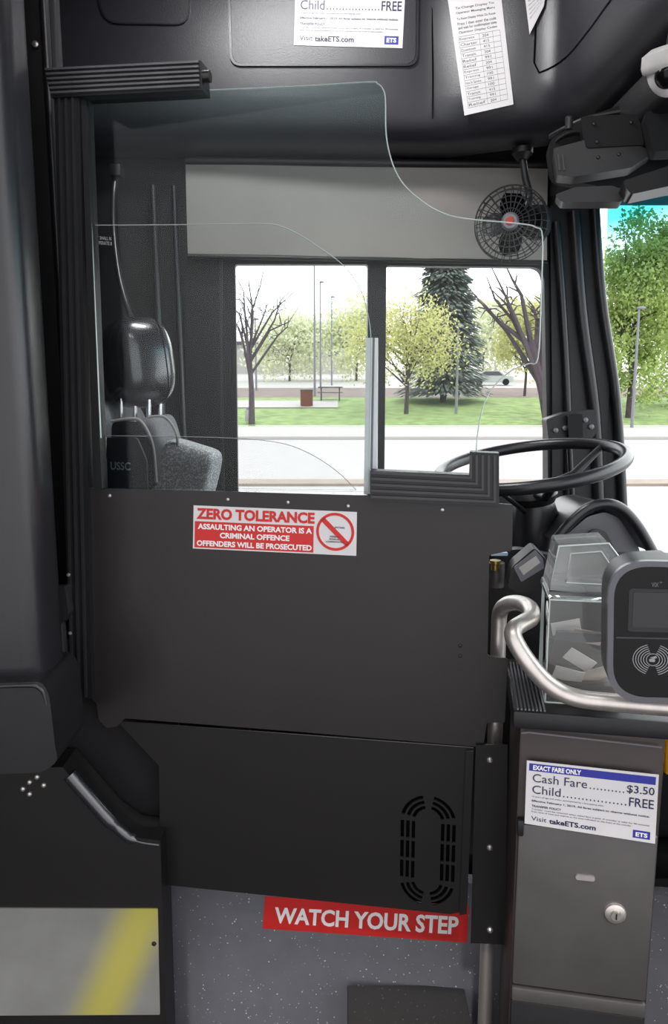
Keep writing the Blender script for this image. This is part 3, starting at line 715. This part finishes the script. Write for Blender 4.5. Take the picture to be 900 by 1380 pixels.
MB().px(Plane(2.1,0),[(736,565),(762,556),(803,552),(805,582),(790,600),(740,602)],-.05,0,.006).obj('housing',M['black'],sb_)
for x,y in ((748,580),(760,577),(788,566),(796,575)): MB().lathe([(.008,0),(.007,.008),(.001,.01)],Plane(2.1,0).P(x,y,0),(0,-1,0),14).obj('button',M['silver'],sb_)
MB().px(Plane(2.08,0),[(764,560),(784,558),(785,590),(766,592)],-.01,.004,.003).obj('lever_plate',M['gloss'],sb_)
MB().tube([Plane(2.1,0).P(770,600,-.02),Plane(2.1,0).P(776,690,-.03)],.008).obj('conduit',M['black'],sb_)

# ================================================================ FAN
fn=thing('cab_fan','small black caged fan with red hub badge','fan',W(705,222,2.12))
fc=W(689,302,2.08); fa=Vector((-.32,-1,-.04)).normalized()
up=Vector((0,0,1)); f1=(up-fa*up.dot(fa)).normalized(); f2=fa.cross(f1)
a=MB(); RF=.097
def fr_(k,N): t=2*pi*k/N; return f1*cos(t)+f2*sin(t)
for r,h in ((RF,0),(RF*.97,.022),(RF*.82,.034),(RF*.66,.038),(RF*.5,.040),(RF*.34,.041),(RF*.97,-.022),(RF*.8,-.03)):
    a.tube([fc+fr_(k,48)*r+fa*h for k in range(48)],.0015,5,closed=True)
for k in range(28):
    d=fr_(k,28); a.tube([fc+d*RF*.22+fa*.041,fc+d*RF*.6+fa*.039,fc+d*RF*.85+fa*.032,fc+d*RF+fa*.01,fc+d*RF*.98-fa*.02,fc+d*RF*.7-fa*.033,fc+d*RF*.3-fa*.036],.0012,5)
a.obj('cage',M['black'],fn)
MB().lathe([(.023,.036),(.023,.042),(.018,.046)],fc,fa,28).obj('hub_ring',M['silver'],fn)
MB().lathe([(.0115,.046),(.009,.048)],fc,fa,28).obj('hub_badge',M['badge'],fn)
for k in range(4):
    a=MB(); d=fr_(k,4); e_=fa.cross(d); vs=[]
    for i in range(6):
        r=.015+i*.0125; wd=.012+.022*sin(pi*(i+1)/7)
        vs+= [fc+d*r+e_*wd*.9+fa*(.012),fc+d*r-e_*wd+fa*(-.012)]
    a.add(vs,[(2*i,2*i+1,2*i+3,2*i+2) for i in range(5)]); a.obj('blade',M['gloss'],fn)
MB().lathe([(.03,-.10),(.034,-.07),(.03,-.034),(.012,0)],fc,fa,24).obj('motor',M['black'],fn)
MB().tube(catmull([fc-fa*.06,W(712,270,2.14),W(708,240,2.14),W(704,214,2.14)],5),.010,12).obj('bracket',M['black'],fn)
MB().lathe([(.028,0),(.028,-.014),(.014,-.03)],W(704,200,2.14),(0,0,1),20).obj('mount',M['black'],fn)
MB().sup(W(724,300,2.14),(.07,.06,.09),.6).obj('motor_housing',M['matte'],fn)

# ================================================================ HEADER EQUIPMENT
he=thing('header_console','black equipment boxes with bolts under windshield header','equipment box',W(800,170,1.8))
H1=Plane(1.80,-14)
a=MB(); a.px(Plane(1.86,-10),[(738,190),(790,158),(840,140),(960,118),(960,246),(820,254),(745,238)],-.06,0,.02); a.obj('backing_console',M['matte'],he,bevel=.006)
a=MB(); a.px(H1,[(745,200),(790,188),(862,196),(880,206),(850,226),(775,238),(750,236)],-.06,0,.006); a.obj('housing',M['black'],he,bevel=.004)
a=MB(); a.px(H1,[(782,158),(860,154),(868,196),(790,200)],-.05,.004,.006); a.obj('upper_housing',M['matte'],he,bevel=.003)
a=MB(); a.px(Plane(1.70,-14),[(838,244),(868,234),(905,222),(960,214),(960,246),(905,250),(850,262)],-.08,0,.008); a.obj('mirror_housing',M['gloss'],he,bevel=.004)
a=MB(); a.px(Plane(1.78,-14),[(748,262),(775,252),(826,250),(842,258),(838,272),(808,272),(756,272)],-.06,0,.005); a.obj('visor_box',M['black'],he,bevel=.003)
a=MB(); a.px(Plane(1.74,-14),[(868,150),(905,146),(960,146),(960,200),(880,204)],-.06,0,.01); a.obj('side_housing',M['matte'],he,bevel=.005)
for x,y in ((800,168),(850,166),(804,192),(806,212),(834,208)): MB().lathe([(.004,0),(.003,.003),(.001,.004)],H1.P(x,y,.004 if y<200 else 0),H1.n,12).obj('bolt',M['darkbolt'],he)
for x in (752,758): MB().tube([H1.P(x,208,.002),H1.P(x+2,230,.002)],.002,6).obj('ridge',M['fb'],he)
a=MB(); a.tube(catmull([W(742,184,1.85),W(760,174,1.8),W(790,160,1.77),W(840,150,1.74),W(900,140,1.70)],5),.006,10); a.obj('wiring_loom',M['black'],he)
a=MB(); a.tube(catmull([W(745,205,1.79),W(752,188,1.77),W(775,178,1.76),W(800,182,1.75)],5),.004,8); a.obj('wire',M['matte'],he)
MB().lathe([(.008,0),(.009,.022),(.006,.026)],H1.P(767,170,-.02),(0,0,1),12).obj('plug',M['rib'],he)
dc=thing('dome_camera','white ceiling dome security camera with dark lens','camera',W(912,60,1.45))
p=W(903,86,1.45); ax=Vector((-.25,-.25,1))
MB().lathe([(.012,.20),(.012,.025)],p,(.1,.0,1),16).obj('stem',M['black'],dc)
MB().lathe([(.030,.030),(.046,.022),(.049,.004),(.047,-.006),(.040,-.010)],p,ax,36).obj('base',mat('white_plastic',(205,203,200),.35),dc,smooth=50)
q=p-ax.normalized()*.008
MB().lathe([(.040*cos(t),-.046*sin(t)) for t in [k*pi/20 for k in range(11)]],q,ax,36).obj('dome',M['white'],dc,smooth=80)
MB().sup(q+Vector((-.012,-.020,-.018)),(.046,.046,.046),1.0).obj('lens',M['gloss'],dc)

# ================================================================ OUTDOORS
def zg(y):
    pts=[(0,-.45),(33.6,-.45),(33.61,-.3),(44.5,-.28),(60,1.30),(75,2.2),(120,5.0),(200,9)]
    for (a,b),(c_,d) in zip(pts,pts[1:]):
        if y<=c_: return b+(d-b)*(y-a)/(c_-a)
    return pts[-1][1]
def strip(name,ys,x0,x1,mt,label,cat,dz=0,kind=None):
    vs=[];fs=[]
    for y in ys: vs+=[(x0,y,zg(y)+dz),(x1,y,zg(y)+dz)]
    for i in range(len(ys)-1): fs.append((2*i,2*i+1,2*i+3,2*i+2))
    return MB().add(vs,fs).obj(name,M[mt],label=label,cat=cat,kind=kind)
MB().box((0,14,-.46),(260,39,.02)).obj('road',M['road'],label='pale sunlit asphalt street beside the bus',cat='road')
MB().box((-3,16.7,-.42),(60,.9,.06)).obj('traffic_median',M['tan'],label='tan gravel median strip with kerb in street',cat='median')
MB().box((0,39.0,-.38),(260,11.4,.16),.02).obj('sidewalk',M['walk'],label='pale concrete sidewalk along the street',cat='sidewalk')
strip('lawn',[44.4,46,48,51,54,57,60],-60,110,'grass','bright green mown lawn in park','lawn',kind='stuff')
strip('mulch_bed',[60,68,75],-60,110,'mulch','brown mulch bed behind the lawn','ground')
strip('park_path',[75,90,120,160],-80,130,'walk','pale paved park path and plaza','path')
strip('curved_path',[53,57.5],-22,0.3,'walk','pale curved path across the lawn','path',.05)
def blobtree(name,lab,base,h,cx,rx,rz,zc,mt,n=2600,ls=.22,trunk=.16,y=45,lean=0,nb=16):
    e=thing(name,lab,'tree',base); b0=Vector(base)
    rnd=random.Random(int(abs(cx*97+n)))
    t=MB(); tops=[]
    tp_=b0+Vector((lean,0,h*.5)); t.tube([b0-Vector((0,0,.1)),b0*.6+tp_*.4+Vector((.06,0,0)),tp_],[trunk,trunk*.8,trunk*.6],8)
    for k in range(nb):
        st_=b0.lerp(tp_,rnd.uniform(.45,1)); a_=rnd.uniform(0,2*pi); rr_=rnd.uniform(.5,.95)
        en=Vector((cx+rx*rr_*cos(a_),b0.y+rx*rr_*sin(a_)*.7,zc+rz*rnd.uniform(-.5,.85)))
        mid=st_.lerp(en,.5)+Vector((rnd.uniform(-.5,.5),rnd.uniform(-.3,.3),rnd.uniform(.1,.6)))
        m3=mid.lerp(en,.5)+Vector((rnd.uniform(-.3,.3),0,rnd.uniform(-.3,.3)))
        t.tube([st_,mid,m3,en],[trunk*.42,trunk*.25,trunk*.15,trunk*.06],6); tops.append((mid,en))
        for j in range(5):
            s2=mid.lerp(m3,rnd.uniform(0,.9)); e2_=s2+Vector((rnd.uniform(-1,1),rnd.uniform(-1,1),rnd.uniform(-.6,1)))*rx*.35
            t.tube([s2,s2.lerp(e2_,.5)+Vector((rnd.uniform(-.1,.1),0,.15)),e2_],[trunk*.14,trunk*.1,trunk*.04],5); tops.append((s2,e2_))
    t.obj('trunk',M['bark'],e)
    if n:
        cl=[(Vector((cx+rx*.85*rnd.uniform(-1,1),b0.y+rx*.5*rnd.uniform(-1,1),zc+rz*.9*rnd.uniform(-1,1)))) for _ in range(70)]
        cl=[c_ for c_ in cl if ((c_.x-cx)/rx)**2+((c_.z-zc)/rz)**2<.9]+[x[1] for x in tops[:40]]
        vs=[];fs=[]
        for i in range(n):
            c_=rnd.choice(cl); d=Vector((rnd.gauss(0,1),rnd.gauss(0,1),rnd.gauss(0,.8)))*rx*.16
            p=c_+d; a1=Vector((rnd.uniform(-1,1),rnd.uniform(-1,1),rnd.uniform(-1,1))).normalized()*ls; a2=a1.cross(Vector((rnd.uniform(-1,1),rnd.uniform(-1,1),rnd.uniform(-1,1))).normalized())
            o=len(vs); vs+=[p-a1,p-a2*.6,p+a1,p+a2*.6]; fs.append((o,o+1,o+2,o+3))
        MB().add(vs,fs).obj('foliage',M[mt],e,smooth=0)
    return e
def tb(name,lab,px,y,x0,x1,py0,py1,mt,n,ls=.2,trunk=.16,lean=0,nb=16):
    b=W(px,500,y); b.z=zg(y); A=W(x0,py0,y); B=W(x1,py1,y)
    cx=(A.x+B.x)/2; rx=(B.x-A.x)/2; zc=(A.z+B.z)/2; rz=(A.z-B.z)/2
    return blobtree(name,lab,b,A.z-b.z,cx,rx,rz,zc,mt,n,ls,trunk,y,lean=lean,nb=nb)
tb('tree','young tree with yellow green spring leaves on lawn',548,50,458,618,392,518,'leaf',7500,.12,.16)
tb('tree','bare dark branching tree by sidewalk',338,45,292,418,345,450,'leaf',0,.2,.20,lean=-.1,nb=14)
tb('tree','leaning bare tree with thin branches at park edge',745,45,630,765,345,430,'leaf',0,.2,.42,lean=-1.4,nb=12)
tb('tree','yellow green shrub tree behind lawn',708,62,668,752,395,505,'leaf',5000,.15,.12)
tb('tree','leafy green tree beyond the windshield',850,48,806,915,280,550,'leaf2',17000,.15,.2)
tb('tree','tall green tree beside sign pole',925,54,855,1010,280,555,'leaf2',15000,.18,.25)
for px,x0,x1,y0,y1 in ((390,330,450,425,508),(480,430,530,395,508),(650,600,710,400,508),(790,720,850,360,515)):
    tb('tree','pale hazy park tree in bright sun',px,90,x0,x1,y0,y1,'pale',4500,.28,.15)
b=W(598,500,57); b.z=zg(57); topz=W(598,270,57).z
e=thing('spruce_tree','tall grey green spruce tree in park','tree',b)
MB().tube([b-Vector((0,0,.1)),Vector((b.x,b.y,topz))],[.25,.04],8).obj('trunk',M['bark'],e)
rnd=random.Random(5); vs=[];fs=[]
for i in range(15000):
    f_=rnd.random()**.9; z=b.z+1.0+(topz-b.z-1.0)*f_; lay=.75+.25*abs(sin(f_*38)); rad=(1-f_)**.65*3.7*rnd.uniform(.25,1)*lay+.1; an=rnd.uniform(0,2*pi)
    p=Vector((b.x+rad*cos(an),b.y+rad*sin(an),z-rad*.22)); d=Vector((cos(an),sin(an),-.5)).normalized()*.33; s2=Vector((-sin(an),cos(an),rnd.uniform(-.4,.4)))*.11
    o=len(vs); vs+=[p-d,p+s2,p+d,p-s2]; fs.append((o,o+1,o+2,o+3))
MB().add(vs,fs).obj('foliage',M['needle'],e,smooth=0)
for px,y,pt in ((345,70,430),(424,62,350),(432,75,380),(447,80,400),(616,50,440),(856,42,415)):
    b=W(px,500,y); b.z=zg(y); tz=W(px,pt,y).z
    e=thing('lamp_post','thin pale street lamp post in park','lamp post',b)
    MB().tube([b,Vector((b.x,b.y,tz))],[.10,.06],8).obj('pole',M['pole'],e)
    MB().sup((b.x+.12,b.y,tz),(.5,.25,.16),.7,nu=16,nv=8).obj('lamp_head',M['pole'],e)
b=W(413,520,54); b.z=zg(54)+.02
e=thing('trash_bin','brown slatted park trash bin on lawn path','trash bin',b)
MB().lathe([(.42,0),(.45,.1),(.45,1.1)],b,(0,0,1),16).obj('body',M['can'],e)
MB().lathe([(.47,1.1),(.47,1.18),(.2,1.22)],b,(0,0,1),16).obj('lid',M['wood'],e)
b=W(445,515,58); b.z=zg(58)
e=thing('picnic_table','grey park picnic table with benches','picnic table',b)
MB().box(b+Vector((0,0,1.0)),(1.9,.8,.08)).obj('table_top',M['wood'],e)
for s_ in (-1,1):
    MB().box(b+Vector((0,s_*.7,.6)),(1.9,.3,.06)).obj('bench_seat',M['wood'],e)
    MB().tube([b+Vector((s_*.7,-.7,0)),b+Vector((s_*.7,0,1.0)),b+Vector((s_*.7,.7,0))],.05,6).obj('leg',M['wood'],e)
b=W(395,480,118); b.z=zg(118)-.5; z1=W(395,466,118).z
e=thing('park_building','low pale flat-roofed park building','building',b)
MB().box((b.x,b.y,(b.z+z1)/2),(18,6,z1-b.z)).obj('walls',M['build'],e)
MB().box((b.x,b.y,z1+.2),(19,7,.5)).obj('roof',M['wood'],e)
for k in range(5): MB().box((b.x-6.5+k*3.2,b.y-3.02,z1-1.3),(1.6,.08,1.0)).obj('window',M['wood'],e)
b=W(662,497,80); b.z=zg(80)
e=thing('parked_car','silver parked car beyond the park','car',b)
a=MB(); bz=b.z+.35
a.prism(Plane(79.2,0,x0=b.x),[[(-2.2,bz),(2.2,bz),(2.2,bz+.55),(1.3,bz+.65),(.7,bz+1.15),(-.9,bz+1.15),(-1.6,bz+.65),(-2.2,bz+.55)]],-1.6,0); a.obj('body',M['car'],e)
a=MB(); a.prism(Plane(79.18,0,x0=b.x),[[(-1.35,bz+.66),(1.1,bz+.66),(.62,bz+1.07),(-.82,bz+1.07)]],-.01,0); a.obj('side_window',M['wood'],e)
for s_ in (-1.4,1.4): MB().lathe([(.34,0),(.34,.2)],(b.x+s_,79.1,b.z+.34),(0,1,0),18).obj('wheel',M['matte'],e)
b=W(338,552,46.5); b.z=zg(46.5)
e=thing('utility_marker','white utility marker box on lawn','marker',b)
MB().box(b+Vector((0,-1.0,.35)),(.5,.4,.7),.05).obj('box',M['walk'],e); MB().box(b+Vector((0,-1.0,.75)),(.3,.3,.25),.03).obj('cap',M['pole'],e)

# ================================================================ LIGHT
w=bpy.data.worlds.new('World'); S.world=w; w.use_nodes=True; nt=w.node_tree; bg=nt.nodes['Background']
bg.inputs[0].default_value=(.97,.975,1,1)
tc=nt.nodes.new('ShaderNodeTexCoord'); vm=nt.nodes.new('ShaderNodeVectorMath'); vm.operation='DOT_PRODUCT'
dv=Vector((.75,.6,.28)).normalized(); vm.inputs[1].default_value=dv; nt.links.new(tc.outputs['Generated'],vm.inputs[0])
mr=nt.nodes.new('ShaderNodeMapRange'); mr.inputs[1].default_value=-.3; mr.inputs[2].default_value=1; mr.inputs[3].default_value=1.45; mr.inputs[4].default_value=4.4
nt.links.new(vm.outputs['Value'],mr.inputs[0]); nt.links.new(mr.outputs[0],bg.inputs[1])
sun=bpy.data.lights.new('sun','SUN'); sun.energy=1.4; sun.angle=radians(3); sun.color=(1,.96,.9)
so=bpy.data.objects.new('sun',sun); so.rotation_euler=(radians(38),radians(12),radians(-20)); COL.objects.link(so)
al=bpy.data.lights.new('ceiling_fill','AREA'); al.energy=10; al.shape='RECTANGLE'; al.size=1.6; al.size_y=.25  # unseen area light added under the ceiling as interior fill
ao=bpy.data.objects.new('ceiling_fill',al); ao.location=(-.1,.45,2.74); COL.objects.link(ao)
al=bpy.data.lights.new('cab_fill','AREA'); al.energy=14; al.shape='RECTANGLE'; al.size=.6; al.size_y=.15  # unseen fill light added above the driver to brighten the dark seat
ao=bpy.data.objects.new('cab_fill',al); ao.location=(-.05,1.62,2.74); ao.rotation_euler=(radians(8),radians(-14),0); COL.objects.link(ao)
cam=bpy.data.cameras.new('camera'); cam.sensor_fit='VERTICAL'; cam.sensor_height=36; cam.lens=F/1380*36; cam.clip_end=1000; cam.clip_start=.02
co=bpy.data.objects.new('camera',cam); co.location=CAM; co.rotation_euler=(radians(81),0,0); COL.objects.link(co); S.camera=co
S.view_settings.view_transform='Standard'
